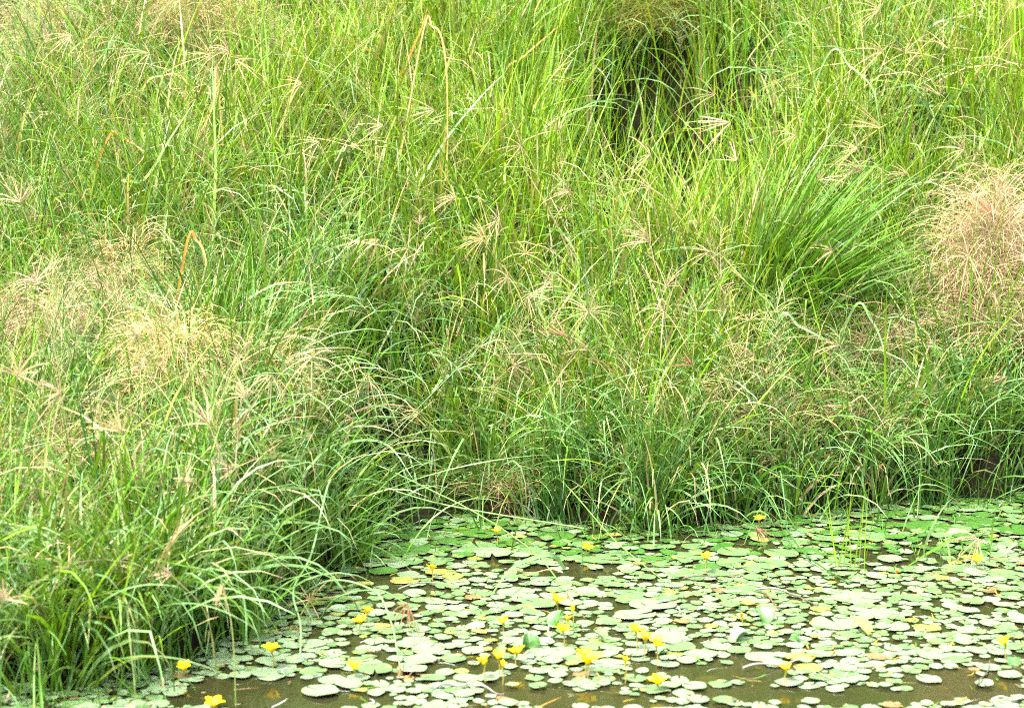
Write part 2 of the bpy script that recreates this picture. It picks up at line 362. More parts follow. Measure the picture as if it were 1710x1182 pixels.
    hh = sum(np.exp(-(((x - a) / b) ** 2 + ((y - c_) / d_) ** 2)) for a, c_, b, d_, e in HOLLOWS[5:7]); o = U(0, 1, n) > hh * 1.1; x, y, z = x[o], y[o], z[o]; n = len(x)
    c = jit(np.where((U(0, 1, n) < .6)[:, None], DG * 1.1, MG * .8), n); c = np.where((U(0, 1, n) < .14)[:, None], jit(BRN, n), c)
    ribbons(g, np.stack([x, y, z], 1), np.where(U(0, 1, n) < .5, -math.pi / 2 + rng.normal(0, .9, n), U(0, 6.28, n)), np.abs(rng.normal(.25, .3, n)), U(.16, .45, n), U(.005, .010, n), U(.2, 2.2, n), c, jit(MG * .5 + BG * .6, n), S=6, bend=rng.normal(0, .4, n), tw1=rng.normal(0, .9, n), z_min=.004)
    n = 1150; x = U(-2.4, 3.2, n); y = y_shore(x) + U(-.05, .22, n); z = np.maximum(terrain(x, y), -.05)
    hh = sum(np.exp(-(((x - a) / b) ** 2 + ((y - c_) / d_) ** 2)) for a, c_, b, d_, e in HOLLOWS[5:7]); o = U(0, 1, n) > hh; x, y, z = x[o], y[o], z[o]; n = len(x)
    c = jit(MG * .6 + BG * .3, n)
    ribbons(g, np.stack([x, y, z], 1), -math.pi / 2 + rng.normal(0, .75, n), U(.1, 1.0, n), U(.25, .66, n), U(.003, .010, n), U(.4, 2.0, n), c, jit(BG, n), S=9, bend=rng.normal(0, .4, n), tw1=rng.normal(0, .8, n), z_min=.006)
    n = 520; x = np.where(U(0, 1, n) < .45, U(-1.5, -.4, n), U(-2.2, 3., n)); y = y_shore(x) - np.abs(rng.normal(0, np.where(x < -.3, .17, .28))); c = jit(MG * .5 + DG * .5, n)
    ribbons(g, np.stack([x, y, np.full(n, -.03)], 1), U(0, 6.28, n), np.abs(rng.normal(.25, .4, n)), U(.06, .3, n), U(.003, .007, n), U(.1, 1.9, n), c, jit(MG, n), S=6, z_min=.006)
    # tall green blades rising through the dry patches
    n = 900; x, y = bank_points(n * 3); z = terrain(x, y); u, v, D, B, Cc = zones(x, y, z); o = U(0, 1, len(x)) < D; x, y, z = x[o][:n], y[o][:n], z[o][:n]; n = len(x)
    c = jit(np.where((U(0, 1, n) < .5)[:, None], MG, YG), n)
    ribbons(g, np.stack([x, y, z], 1), U(0, 6.28, n), np.abs(rng.normal(.15, .2, n)), U(.5, .85, n), U(.006, .011, n), U(.2, 1.8, n), c, c * 1.1, S=8, bend=rng.normal(0, .3, n), tw0=rng.normal(0, .5, n), tw1=rng.normal(0, .8, n))
    # long culms and blades fallen forward over the pads
    n = 190; x = np.where(U(0, 1, n) < .5, U(-1.5, -.1, n), U(-.4, 2.4, n)); y = y_shore(x) + U(-.02, .25, n); z = np.maximum(terrain(x, y), -.03)
    c = jit(MG * .7 + BG * .3, n)
    ribbons(g, np.stack([x, y, z], 1), -math.pi / 2 + rng.normal(.1, .7, n), U(.5, 1.15, n), U(.45, .85, n), U(.004, .009, n), U(.5, 1.3, n), c, jit(BG, n), S=12, bend=rng.normal(0, .5, n), tw0=rng.normal(0, .5, n), tw1=rng.normal(0, .6, n), z_min=.010)
    # single stems standing in and around the dark hollow
    hx = np.array([q[:2] for q in HOLLOWS[:5]])[rng.integers(0, 5, 820)]; n = len(hx); x = hx[:, 0] + rng.normal(0, .30, n); y = hx[:, 1] + rng.normal(-.05, .22, n); z = terrain(x, y)
    c = jit(np.where((U(0, 1, n) < .6)[:, None], YG, MG), n)
    ribbons(g, np.stack([x, y, z], 1), U(0, 6.28, n), np.abs(rng.normal(.08, .14, n)), U(.6, 1.15, n), U(.004, .010, n), U(0, .9, n), c, c * 1.1, S=7, bend=rng.normal(0, .3, n), tw0=rng.normal(0, .6, n), tw1=rng.normal(0, .8, n))
    tag(g.obj('grass', M_GRASS), 'dense tangle of green grass blades covering the bank', 'grass', kind='stuff')

    # dry hair-fine grass and feathery seed sprays
    n = 46000; x, y = bank_points(n, s_min=0); z = terrain(x, y); u, v, D, B, Cc = zones(x, y, z)
    keep = U(0, 1, len(x)) < .05 + .5 * D; x, y, z, D = x[keep], y[keep], z[keep], D[keep]; n = len(x)
    col = jit(np.where((U(0, 1, n) < .5)[:, None], TAN, np.where((U(0, 1, n) < .5)[:, None], STRAW, PINK)), n)
    h = U(.05, .42, n)
    ribbons(d, np.stack([x, y, z + h], 1), U(0, 6.28, n), U(.2, 1.3, n), U(.12, .34, n), U(.0012, .0026, n), U(.3, 2., n), col, col, S=5, bend=rng.normal(0, .9, n), tw0=U(0, 3, n), base_w=.9)
    n = 430; x, y = bank_points(n * 3, s_min=.1); z = terrain(x, y); u, v, D, B, Cc = zones(x, y, z)
    p = .12 + .8 * D + .25 * np.exp(-((u - 650) / 300) ** 2 - ((v - 250) / 150) ** 2); o = U(0, 1, len(x)) < p; x, y, z = x[o][:n], y[o][:n], z[o][:n]; n = len(x)
    m = 46; T = np.repeat(np.arange(n), m); N = len(T)
    H = U(.35, .68, n); az = U(0, 6.28, n); ln = U(.1, .5, n)
    ax = np.stack([np.sin(ln) * np.cos(az), np.sin(ln) * np.sin(az), np.cos(ln)], 1); rootp = np.stack([x, y, z], 1)
    cs = jit(np.where((U(0, 1, n) < .5)[:, None], TAN * .9, np.array([.24, .28, .11])), n)
    ribbons(d, rootp, az, ln, H, np.full(n, .0022), 0, cs * .7, cs, S=3, base_w=.9, tip_p=8)
    q = U(.52, 1., N)[:, None]
    ribbons(d, rootp[T] + ax[T] * (H[T][:, None] * q), U(0, 6.28, N), U(.2, 1.1, N), U(.05, .14, N), U(.0010, .0018, N), U(.2, 1.6, N), cs[T], cs[T] * 1.05, S=4, bend=rng.normal(0, .6, N), base_w=.9, tip_p=5, tw0=U(0, 3, N))
    tag(d.obj('dry_grass', M_DRY), 'fine dry straw and feathery seed sprays tangled through the green grass', 'dry grass', kind='stuff')
grass_mass()

# ------------------------------------------------------------------ tussocks that stand out
def tussock(name, label, cat, px, py, n, L, Wd, heading, lean, lean_sd, droop, c0, c1, r=.06, on=None, group=None, splay=.5, mat=None):
    base = on_bank(px, py, 0) if on is None else on_z(px, py, on)
    rr = np.abs(rng.normal(0, r, n)); ph = U(0, 6.28, n)
    p = np.stack([base[0] + rr * np.cos(ph), base[1] + rr * np.sin(ph), np.full(n, base[2] - .02)], 1)
    if on is None: p[:, 2] = terrain(p[:, 0], p[:, 1]) - .01
    az = heading + rng.normal(0, splay, n); b = Bag()
    c = jit(np.asarray(c0), n, .2); ce = jit(np.asarray(c1), n, .2)
    ribbons(b, p, az, np.abs(rng.normal(lean, lean_sd, n)), U(*L, n), U(*Wd, n), U(*droop, n), c, ce, S=9, bend=rng.normal(0, .25, n), tw0=rng.normal(0, .4, n), tw1=rng.normal(0, .7, n))
    return tag(b.obj(name, mat or M_GRASS, base), label, cat, group)
tussock('grass_tussock', 'green blades growing up through the pale right hand straw', 'grass tussock', 1630, 650, 75, (.5, .9), (.005, .009), 1.5, .2, .2, (.1, 1.2), MG, YG, r=.15, splay=3)
tussock('grass_tussock', 'large bright green sedge tussock leaning right below the dark hollow', 'grass tussock', 1245, 580, 240, (.65, 1.05), (.009, .016), 0.1, .6, .26, (.1, .8), MG * .75, MG)
tussock('grass_tussock', 'upright yellow green tussock in the top right corner', 'grass tussock', 1690, 250, 130, (.6, 1.05), (.007, .012), 1.5, .06, .08, (0, .3), YG, YG * 1.1, r=.1)
tussock('grass_tussock', 'dark stemmed tussock with arching leaves standing at the waterline in the middle', 'grass tussock', 935, 865, 75, (.25, .62), (.005, .01), 1.5, .15, .2, (.1, 1.6), DG, MG, r=.05, splay=3)
tussock('grass_tussock', 'dark green stems clustered at the waterline right of the middle tussock', 'grass tussock', 1100, 860, 60, (.25, .6), (.005, .009), 1.5, .15, .15, (.1, 1.0), DG, MG, r=.06, splay=3)
tussock('grass_tussock', 'small tuft of thin upright yellow green stems rising from the pads', 'grass tussock', 1422, 960, 13, (.15, .42), (.003, .005), 1.5, .08, .1, (0, .3), YG * 1.15, YG, r=.035, on=-.02, splay=3)
tussock('grass_tussock', 'pale blue green tuft arching into the water at the left grass edge', 'grass tussock', 405, 1075, 46, (.25, .5), (.006, .010), -1.2, .35, .25, (.6, 2.0), MG, BG * 1.1, on=-.03, splay=1.0)
tussock('grass_tussock', 'loose tuft of drooping blades over the big dark pads beneath the dark gap', 'grass tussock', 585, 945, 40, (.25, .55), (.006, .010), -.9, .45, .25, (.5, 1.9), MG, BG, on=-.02, splay=.8)
tussock('grass_tussock', 'sparse broken blades poking from the water at the right near the pink seed head', 'grass tussock', 1585, 945, 14, (.1, .28), (.006, .009), 1.5, .4, .3, (.1, 1.2), MG, BG, r=.07, on=-.02, splay=3)
tussock('grass_tussock', 'tall bright tussock standing behind the dark hollow at the top', 'grass tussock', 930, 150, 110, (.55, .9), (.005, .009), 1.6, .1, .12, (0, .6), YG, YG * 1.1, r=.12, splay=3)
tussock('grass_tussock', 'thicket of upright blades in front of the dark hollow', 'grass tussock', 1190, 450, 26, (.45, .85), (.004, .008), 1.6, .1, .15, (0, .7), MG * 1.15, YG, r=.14, splay=3)
tussock('grass_tussock', 'dark green stems slanting left in the upper left grass', 'grass tussock', 235, 440, 60, (.45, .9), (.004, .007), 3.1, .5, .12, (0, .3), DG, MG, r=.13, splay=.35)
tussock('grass_tussock', 'tall narrow clump of green stems left of the bent orange blades', 'grass tussock', 440, 290, 60, (.6, 1.0), (.004, .008), 1.6, .07, .08, (0, .3), MG, YG, r=.06, splay=3)
tussock('grass_tussock', 'long dark green stems slanting down to the left in the lower right grass', 'grass tussock', 1470, 770, 46, (.5, .9), (.004, .007), 3.1, .6, .12, (0, .25), DG, MG, r=.14, splay=.3)
tussock('grass_tussock', 'dark upright stems at the right end of the waterline', 'grass tussock', 1555, 845, 44, (.25, .6), (.004, .008), 1.5, .2, .2, (0, 1.1), DG * 1.2, MG, r=.08, splay=3)

# ------------------------------------------------------------------ mounds of dry grass
def mound(label, px, py, w, h, n, cols, L=(.2, .4), wd=(.0012, .0024), droop=(.8, 2.2), wild=.8, name='dry_grass_mound'):
    base = on_bank(px, py, 0); b = Bag()
    a = U(0, 6.28, n); q = np.sqrt(U(0, 1, n)); zz = np.sqrt(np.maximum(0, 1 - q * q))
    lob = rng.integers(0, 9, n); lx, ly, lz = U(-.9, .9, 9) * w, U(-.6, .6, 9) * w, U(.35, 1.1, 9) * h
    p = np.stack([base[0] + lx[lob] + .35 * w * q * np.cos(a) + rng.normal(0, .22 * w, n), base[1] + ly[lob] + .5 * w * q * np.sin(a), base[2] + lz[lob] * (.3 + .7 * zz * U(.5, 1.1, n))], 1)
    ci = rng.integers(0, len(cols), n); c = jit(np.array(cols)[ci], n, .2)
    ribbons(b, p, a + rng.normal(0, wild, n), U(.3, 1.3, n), U(*L, n), U(*wd, n), U(*droop, n), c, c * 1.05, S=6, bend=rng.normal(0, .9, n), tw0=U(0, 3, n), base_w=.9, tip_p=4)
    # the standing stalks that carry it
    m = 40; qa = U(0, 6.28, m); pr = np.stack([base[0] + .4 * w * np.cos(qa), base[1] + .3 * w * np.sin(qa), np.full(m, base[2] - .02)], 1)
    ribbons(b, pr, qa, U(.05, .35, m), U(.6, 1.0, m) * h, np.full(m, .003), U(0, .6, m), jit(cols[0] * .8, m), jit(cols[0], m), S=5, base_w=.9, tip_p=6)
    return tag(b.obj(name, M_DRY, base), label, 'dry grass', 'mounds of dry grass')
mound('tallest pinkish sheaf of pale dry grass drooping at the right edge', 1668, 600, .085, .80, 1200, [PINK * 1.1, TAN, PINK], L=(.2, .38), droop=(1.6, 2.6), wild=.45)
mound('pale dry sheaf drooping left of the tallest right hand sheaf', 1605, 600, .075, .60, 900, [TAN, PINK * 1.1, STRAW], L=(.18, .34), droop=(1.6, 2.6), wild=.45)
mound('low spread of pale fallen straw in front of the right hand sheaves', 1655, 640, .12, .50, 800, [PINK, TAN], L=(.15, .32), droop=(1.4, 2.4))
mound('big tangled heap of pinkish tan dry grass on the left', 180, 700, .10, .48, 1000, [TAN, PINK, TAN], L=(.18, .32), droop=(1.5, 2.5), wild=.5)
mound('pale pinkish sheaf hanging beside the dark stem on the left', 110, 715, .07, .46, 800, [PINK, TAN], L=(.18, .32), droop=(1.6, 2.5), wild=.4)
mound('tan sheaf of dry grass highest above the left heap', 215, 590, .07, .42, 700, [TAN, STRAW], L=(.18, .30), droop=(1.5, 2.5), wild=.5)
mound('low reddish dry heap at the far left edge', 30, 700, .09, .42, 900, [PINK, TAN])
mound('golden straw sheaf hanging down beside the left heap', 300, 745, .075, .40, 1900, [STRAW * 1.15, TAN * 1.25, STRAW * 1.3], L=(.18, .3), droop=(1.6, 2.5), wild=.4)
mound('greenish straw sheaf of hanging seed sprays between two round seed heads', 455, 755, .08, .36, 900, [np.array([.28, .28, .11]), STRAW], L=(.15, .28), droop=(1.4, 2.4), wild=.5)
mound('olive brown mossy mat of fine grass at the top behind the hollow', 1110, 105, .34, .6, 4200, [np.array([.15, .165, .022]), np.array([.12, .15, .018]), np.array([.19, .17, .04])], L=(.12, .28), droop=(1.0, 2.2))
mound('tan tangle of dead stems at the waterline behind the middle tussock', 865, 850, .14, .12, 240, [STRAW * .8, TAN * .8], L=(.12, .3))
mound('feathery pale heap of seed grass in the upper left', 110, 150, .24, .5, 2000, [TAN, np.array([.28, .28, .13])], L=(.15, .35))
mound('loose straw heap near the top between the left feather heads', 350, 130, .22, .46, 1500, [TAN, STRAW], L=(.15, .32))
mound('low buff heap of dry stems in the lower left grass', 60, 870, .15, .26, 1200, [TAN, STRAW], L=(.15, .32))
mound('dry brown litter heap caught in the right hand grass', 1330, 760, .22, .2, 1300, [TAN * .8, BRN * 1.4, STRAW * .8], L=(.12, .3))
mound('thin reddish straw heap below the pale mound on the right', 1440, 640, .2, .22, 1200, [TAN, PINK], L=(.12, .3))

# ------------------------------------------------------------------ helper for labels that single out one thing
LAND = [('the dark hollow', 1090, 215), ('the leaning sedge tussock', 1300, 450), ('the pale right mound', 1640, 470), ('the olive mossy mat', 1105, 45),
        ('the curly orange blade', 330, 445), ('the golden hanging sheaf', 295, 660), ('the big left heap', 165, 560), ('the middle waterline tussock', 930, 800),
        ('the dark gap above the pads', 640, 790), ('the long orange blade', 690, 90), ('the feathery upper left heap', 110, 90), ('the fallen stalks', 800, 850),
        ('the thin yellow green tuft', 1420, 890), ('the top right tussock', 1680, 130), ('the broken stalk at left', 497, 985)]
def where(u, v, land, near=60):
    best = min(land, key=lambda q: (q[1] - u) ** 2 + ((q[2] - v) * 1.3) ** 2)
    dx, dy = u - best[1], v - best[2]; dist = math.hypot(dx, dy)
    if abs(dx) > 2.2 * abs(dy): rel = 'right of' if dx > 0 else 'left of'
    elif abs(dy) > 2.2 * abs(dx): rel = 'below' if dy > 0 else 'above'
    else: rel = ('lower' if dy > 0 else 'upper') + (' right of' if dx > 0 else ' left of')
    return ('just ' if dist < near else '') + rel + ' ' + best[0]
ORD = ['', 'second', 'third', 'fourth', 'fifth', 'sixth', 'seventh', 'eighth', 'ninth', 'tenth']
NUM = ['', 'one', 'two', 'three', 'four', 'five', 'six', 'seven', 'eight', 'nine', 'ten', 'eleven', 'twelve']
def single_out(items):
    """items: [(object, text, u, v)]; equal texts are told apart by their order in the picture"""
    by = {}
    for it in items: by.setdefault(it[1], []).append(it)
    for text, q in by.items():
        if len(q) == 1: q[0][0]['label'] = text; continue
        q.sort(key=lambda it: it[2]); n = len(q)
        for i, it in enumerate(q):
            if i == 0: w = 'leftmost'
            elif i == n - 1: w = 'rightmost'
            elif n == 3: w = 'middle one'
            elif i < (n + 1) // 2: w = ORD[i] + ' from left'
            else: w = ('second' if n - 1 - i == 1 else ORD[n - 1 - i]) + ' from right'
            it[0]['label'] = f'{w} of {NUM[n]}: {text}' if n < 13 and len(f'{w} of n: {text}'.split()) <= 16 else f'{w}: {text}'

# ------------------------------------------------------------------ finger grass seed heads on their stalks
# (px, py, span px, mean angle in the picture, spread, sag, colour, spikes)
T_, G_, P_, B_, S_ = TAN, np.array([.30, .30, .14]), PINK * 1.1, BRN * 1.5, STRAW
HEADS = [
 (1330,130,70,150,140,.5,T_,7),(1194,159,70,170,150,.8,T_,8),(1475,85,75,175,110,.5,T_,8),(1470,17,85,180,120,.7,T_,9),(1511,89,62,100,200,.6,T_,10),(1582,81,60,75,150,.4,T_,7),
 (1220,205,82,185,60,.25,P_,10),(1230,269,62,125,90,.3,P_,6),(1330,227,60,150,160,.8,T_,8),(1473,215,95,150,50,.3,S_,8),(1433,250,75,150,120,.4,T_,9),(1440,284,80,165,80,.5,T_,9),
 (1367,301,62,60,160,.6,P_,9),(1516,291,65,160,90,.4,T_,7),(1570,161,65,110,70,.3,T_,7),(1656,360,78,125,60,.2,B_*1.6,16),(1692,17,48,95,110,.3,P_,9),
 (870,244,80,190,260,.8,T_,10),(953,320,58,165,120,.6,T_,12),(1086,259,70,180,180,.8,T_,8),(1084,313,85,200,300,1.1,T_,9),(834,369,62,175,150,.6,T_,9),(810,396,55,170,140,.6,S_,8),
 (1081,394,55,160,130,.6,T_,9),(700,374,30,90,120,.4,P_,6),(726,184,80,190,60,.3,G_,9),(934,218,55,110,140,.4,T_,8),(354,93,90,190,170,.6,T_,11),(382,85,60,170,150,.7,P_,9),
 (504,139,70,205,110,.6,T_,9),(533,237,65,195,110,.6,T_,8),(393,100,62,330,60,.4,T_,6),(34,338,75,100,150,.4,P_,12),
 (633,400,72,205,70,.8,T_,8),(682,415,75,190,260,.8,T_,7),(807,400,55,170,140,.6,S_,9),(878,424,55,100,220,.8,S_,9),(849,463,60,210,240,1.1,T_,7),(1086,404,66,140,80,.5,T_,9),
 (1112,478,55,80,150,.4,T_,8),(881,495,66,320,180,1.,T_,8),(983,522,72,90,330,.9,T_,16),(946,563,62,140,60,.2,B_*1.4,8),(983,585,55,165,110,.6,T_,8),(858,610,62,340,300,.5,P_,8),
 (614,624,78,260,100,1.4,T_,14),(1108,519,62,190,280,1.1,T_,9),(922,471,48,150,160,.7,T_,7),(1184,420,58,185,80,.4,T_,6),(1164,520,68,85,150,.4,G_,10),(1252,535,72,150,280,.8,T_,10),
 (1260,593,62,180,120,.7,T_,7),(1157,610,40,140,50,.3,B_*1.3,7),(1201,644,50,200,140,.9,T_,7),(1402,576,75,185,100,.7,T_,7),(1370,678,88,340,80,.4,T_,8),(1682,630,66,205,100,.9,P_,9),
 (1617,427,72,190,270,.9,T_,12),(1445,783,66,165,60,.5,T_,9),(1302,766,62,170,70,.4,T_,9),(521,596,82,270,250,1.1,G_,13),(470,766,78,165,120,.5,S_,11),(521,728,50,165,50,.3,T_,8),
 (349,708,72,125,90,.4,P_,10),(454,627,60,240,180,1.1,G_,10),(410,661,55,120,140,.4,T_,9),(30,627,72,60,200,.6,T_,12),(101,657,72,170,180,.6,P_,10),(203,722,75,120,120,.4,T_,10),
 (393,783,66,160,130,.5,P_,9),(325,804,55,170,50,.3,T_,7),(115,946,78,140,180,.6,T_,8),(286,959,48,170,80,.5,P_,6),(371,976,35,260,70,1.,T_,6),(190,943,55,30,130,.5,T_,7),
 (517,1001,72,175,300,.35,S_,11),(7,1001,48,80,160,.4,P_,7),(1002,800,62,160,60,.4,B_*1.5,9),(1562,800,66,170,70,.5,T_,8),(1633,900,72,215,170,.9,P_,12),
 (1250,690,48,180,200,.8,T_,7),(1530,640,55,170,120,.6,T_,8),(700,690,55,190,160,.8,S_,8),(760,330,52,170,140,.6,T_,8),(640,210,60,190,100,.6,G_,8),(60,470,66,100,180,.5,P_,9),
 (230,560,60,150,170,.7,T_,9),(1610,250,55,150,130,.5,T_,8),(1390,420,50,170,120,.6,T_,7),(250,90,62,180,140,.5,G_,9),(120,60,62,190,120,.6,T_,9),(590,700,55,200,160,.9,T_,8)]
SPIKE = {}
def spikes(b, hub, span_m, ang, spread, sag, col, n):
    for k in range(n):
        a = R(ang + spread * ((k + .5) / n - .5) + rng.normal(0, 9)); yy = rng.normal(0, .38)
        d = np.array([math.cos(a), yy, math.sin(a)]); d /= np.linalg.norm(d); L = span_m * U(.5, 1.08)
        t = np.linspace(0, 1, 8)[:, None]
        p = hub + d * L * t + np.array([0, 0, -1]) * (L * sag * U(.6, 1.1) * .55) * t ** 2.2
        c = jit(col, 1, .12)[0]
        strip(b, p, .0035, c * .8, c * 1.05, flat=U(.1, .7), roll=rng.normal(0, .8), base=.5)
        # spikelets along the spike
        m = 16; q = rng.integers(1, 8, m); dr = p[q] - p[q - 1]
        ribbons(b, p[q] - dr * U(0, 1, m)[:, None], U(0, 6.28, m), U(.5, 1.6, m), U(.006, .014, m), np.full(m, .0012), U(0, .5, m), c, c * 1.1, S=1, base_w=1)
items = []
for i, (px, py, sp, ang, spread, sag, col, n) in enumerate(HEADS):
    shore = py > 895
    hub = on_bank(px, py, U(.60, .72)) if not shore else None
    if shore:                                                       # heads hanging out over the left shore or the pads
        hub = on_z(px, py, {517: .05, 1633: .10}.get(px, .30))
    m_px = hub[1] * TH / 855
    rx = hub[0] + (U(.02, .16) if 90 < ang < 270 else U(-.12, .05)); ry = hub[1] + U(-.02, .14)
    gzv = max(float(terrain(rx, ry)), -.05)
    if hub[2] - gzv > .9: gzv = hub[2] - .9
    root = np.array([rx, ry, gzv - .01])
    o = empty('flowering_grass_stalk', root)
    midp = root * .45 + hub * .55 + np.array([(root[0] - hub[0]) * .35, 0, .04])
    sb = Bag(); path = spline([root, midp, hub], 12)
    tube(sb, path, .0019, np.linspace(0, 1, 12)[:, None] * (col * .8) + (1 - np.linspace(0, 1, 12))[:, None] * MG, 5, .0011)
    sb.obj('stem', M_STALK, root, o)
    hb = Bag(); spikes(hb, hub, sp * m_px, ang, spread, sag, col, n); hb.obj('seed_head', M_DRY, hub, o)
    o['category'] = 'seed head'; o['group'] = 'finger grass seed heads above the grass'
    cname = 'greenish' if col is G_ else 'straw yellow' if col is S_ else 'pinkish' if col is P_ else 'tan' if col is T_ else 'brown'
    look = 'drooping' if sag >= .9 else 'closed narrow' if spread <= 70 else 'wide spread' if spread >= 170 else 'upright' if 60 < ang < 130 else 'swept left' if 130 <= ang <= 240 else 'swept right'
    items.append((o, f'{look} {cname} seed head {where(px, py, LAND)}', px, py))
single_out(items)

# ------------------------------------------------------------------ single stalks and blades that stand out
def placed(pts):
    """points on the bank stand in one upright plane just inside the top of the grass; those over the pond keep their own distances"""
    low = max(pts, key=lambda q: q[1])
    if low[1] > 795: return [at(*q) for q in pts]
    Y = on_bank(low[0], low[1], .36)[1]
    return [at(q[0], q[1], Y + (q[2] - low[2]) * .5) for q in pts]
def rooted(p):
    p = list(p); a = p[0]; g = max(float(terrain(a[0], a[1] + .1)), -.05)
    if a[2] - g > .06:
        d = a - p[1]; k = .25 * (a[2] - g) / (abs(d[2]) + .05)
        p = [np.array([a[0] + np.clip(d[0] * k * 1.6, -.2, .2), a[1] + .14, g - .01])] + p
    return p
def blade_thing(name, label, cat, pts, w, c, c2=None, roll=0.0, flat=.5, mat=None, group=None):
    p = spline(rooted(placed(pts)), 36); b = Bag(); strip(b, p, w, c, c2, flat=flat, roll=roll)
    return tag(b.obj(name, mat or M_GRASS, p[0]), label, cat, group)
def culm_thing(label, pts, r, c, head=None, group=None):
    p = spline(rooted(placed(pts)), 36); o = empty('grass_stalk', p[0]); b = Bag(); c = np.asarray(c)
    tube(b, p, r, c, 6, r * .55); b.obj('stem', M_STALK, p[0], o)
    if head:
        sp, ang, spread, sag, col, n = head; hb = Bag(); spikes(hb, p[-1], sp * p[-1][1] * TH / 855, ang, spread, sag, col, n); hb.obj('seed_head', M_DRY, p[-1], o)
    return tag(o, label, 'stalk', group)
STK = MG * .7 + BG * .5
culm_thing('long pale green stalk lying out low over the pads with a bare tip', [(470, 805, 6.2), (585, 800, 6.15), (740, 842, 6.05), (975, 882, 5.85)], .0042, STK)
culm_thing('fallen stalk crossing the pads with a straw seed head hanging at its tip', [(560, 765, 6.2), (740, 828, 6.0), (880, 912, 5.65), (947, 988, 5.3)], .0034, STK, (62, 290, 70, .2, T_, 8))
culm_thing('straight bare fallen stalk crossing the pads right of the middle tussock', [(925, 795, 6.3), (1030, 905, 5.85), (1135, 990, 5.4)], .003, STK)
culm_thing('broken pale stalk bent downward into the water at left', [(556, 800, 5.5), (520, 925, 5.2), (490, 985, 5.0), (502, 1045, 4.85), (500, 1122, 4.7)], .0044, BG * 1.1)
culm_thing('arched stalk over the pads ending in a closed brown seed head', [(540, 972, 5.1), (622, 985, 5.0), (652, 1035, 4.8), (668, 1112, 4.55)], .0038, BG * 1.05, (58, 268, 16, .1, B_ * 1.3, 7))
culm_thing('brown drooping seed head on a bent stalk among the pads at left', [(560, 1000, 5.0), (630, 985, 5.0), (680, 1008, 4.95)], .003, STK * .8, (42, 255, 110, .9, B_, 7))
culm_thing('dark stalk slanting down right over the pads with a pink seed head', [(1250, 790, 6.3), (1300, 860, 6.05), (1345, 925, 5.75), (1425, 978, 5.45)], .004, DG * 1.3)
culm_thing('short stalk with a dark brown seed head drooping over the rear pads', [(1190, 850, 6.2), (1235, 868, 6.0), (1262, 880, 5.9)], .003, DG * 1.3, (46, 315, 55, .6, B_ * .9, 8))
culm_thing('long dark diagonal stalk rising right through the middle grass', [(600, 790, 6.15), (700, 680, 6.3), (800, 580, 6.5), (880, 500, 6.7)], .003, DG * 1.2)
culm_thing('dark stalk running almost level through the middle grass', [(640, 665, 6.3), (760, 605, 6.4), (960, 556, 6.5)], .003, DG * 1.3)
culm_thing('tall dark vertical stalk through the middle of the grass', [(990, 745, 6.4), (985, 560, 6.45), (972, 375, 6.6)], .0032, DG * 1.1)
culm_thing('long slanting stalk ending in a narrow golden spike right of centre', [(1460, 770, 6.4), (1390, 660, 6.5), (1300, 525, 6.6), (1245, 470, 6.7)], .0038, MG, (64, 133, 8, 0, S_, 3))
culm_thing('long straight stalk slanting from the lower middle right up to the left', [(1330, 790, 6.3), (1240, 640, 6.45), (1195, 560, 6.5), (1175, 470, 6.6)], .0036, DG * 1.2)
culm_thing('dark green stalk arching level beside the pale right mound', [(1320, 400, 7.3), (1400, 340, 7.3), (1480, 308, 7.35), (1580, 288, 7.4)], .0038, DG * 1.2)
culm_thing('thin dark stalk slanting up left across the top left grass', [(250, 330, 7.0), (180, 190, 7.2), (110, 80, 7.3), (40, 10, 7.4)], .003, DG * 1.3)
culm_thing('straight dark stalk slanting up left near the top left centre', [(600, 210, 7.4), (540, 130, 7.5), (470, 30, 7.6), (440, -20, 7.6)], .003, DG * 1.3)
culm_thing('dark stem slanting up left past the right mound', [(1700, 360, 7.2), (1600, 250, 7.3), (1540, 170, 7.4), (1490, 100, 7.5)], .003, DG * 1.3)
blade_thing('dead_grass_shoot', 'long straight orange blade standing near the top', 'dry blade', [(664, 150, 7.6), (690, 80, 7.6), (705, 45, 7.65), (714, 12, 7.7)], .009, ORG, ORG * 1.1, mat=M_DRY)
blade_thing('dead_grass_shoot', 'thin orange blade bent over and hanging straight down near the top', 'dry blade', [(705, 60, 7.6), (722, 45, 7.58), (737, 62, 7.55), (746, 130, 7.5), (747, 250, 7.4), (746, 345, 7.3)], .008, STRAW, ORG, mat=M_DRY)
blade_thing('dead_grass_shoot', 'orange yellow blade tip slanting up right above the middle', 'dry blade', [(842, 122, 7.6), (870, 98, 7.6), (900, 72, 7.62), (935, 42, 7.65)], .010, STRAW * 1.1, ORG, mat=M_DRY)
blade_thing('dead_grass_shoot', 'curly orange blade hooked over in the left middle grass', 'dry blade', [(312, 406, 6.6), (328, 402, 6.58), (340, 420, 6.55), (343, 450, 6.5), (326, 484, 6.5)], .010, ORG, TAN, roll=.8, mat=M_DRY)
blade_thing('dead_grass_shoot', 'short orange dead blade arched over in the upper left', 'dry blade', [(178, 235, 7.0), (205, 232, 6.98), (232, 247, 6.95), (240, 262, 6.9), (205, 300, 6.9)], .009, ORG, PINK, mat=M_DRY)
blade_thing('dead_grass_shoot', 'looped tan blade with an orange tip in the upper left', 'dry blade', [(238, 150, 7.2), (275, 126, 7.2), (300, 126, 7.15), (311, 145, 7.1), (295, 185, 7.1)], .008, TAN, ORG, mat=M_DRY)
blade_thing('dead_grass_shoot', 'orange blade hanging down beside the tall straight leaf', 'dry blade', [(362, 120, 7.2), (358, 165, 7.15), (346, 200, 7.1), (318, 252, 7.0)], .008, STRAW, ORG, mat=M_DRY)
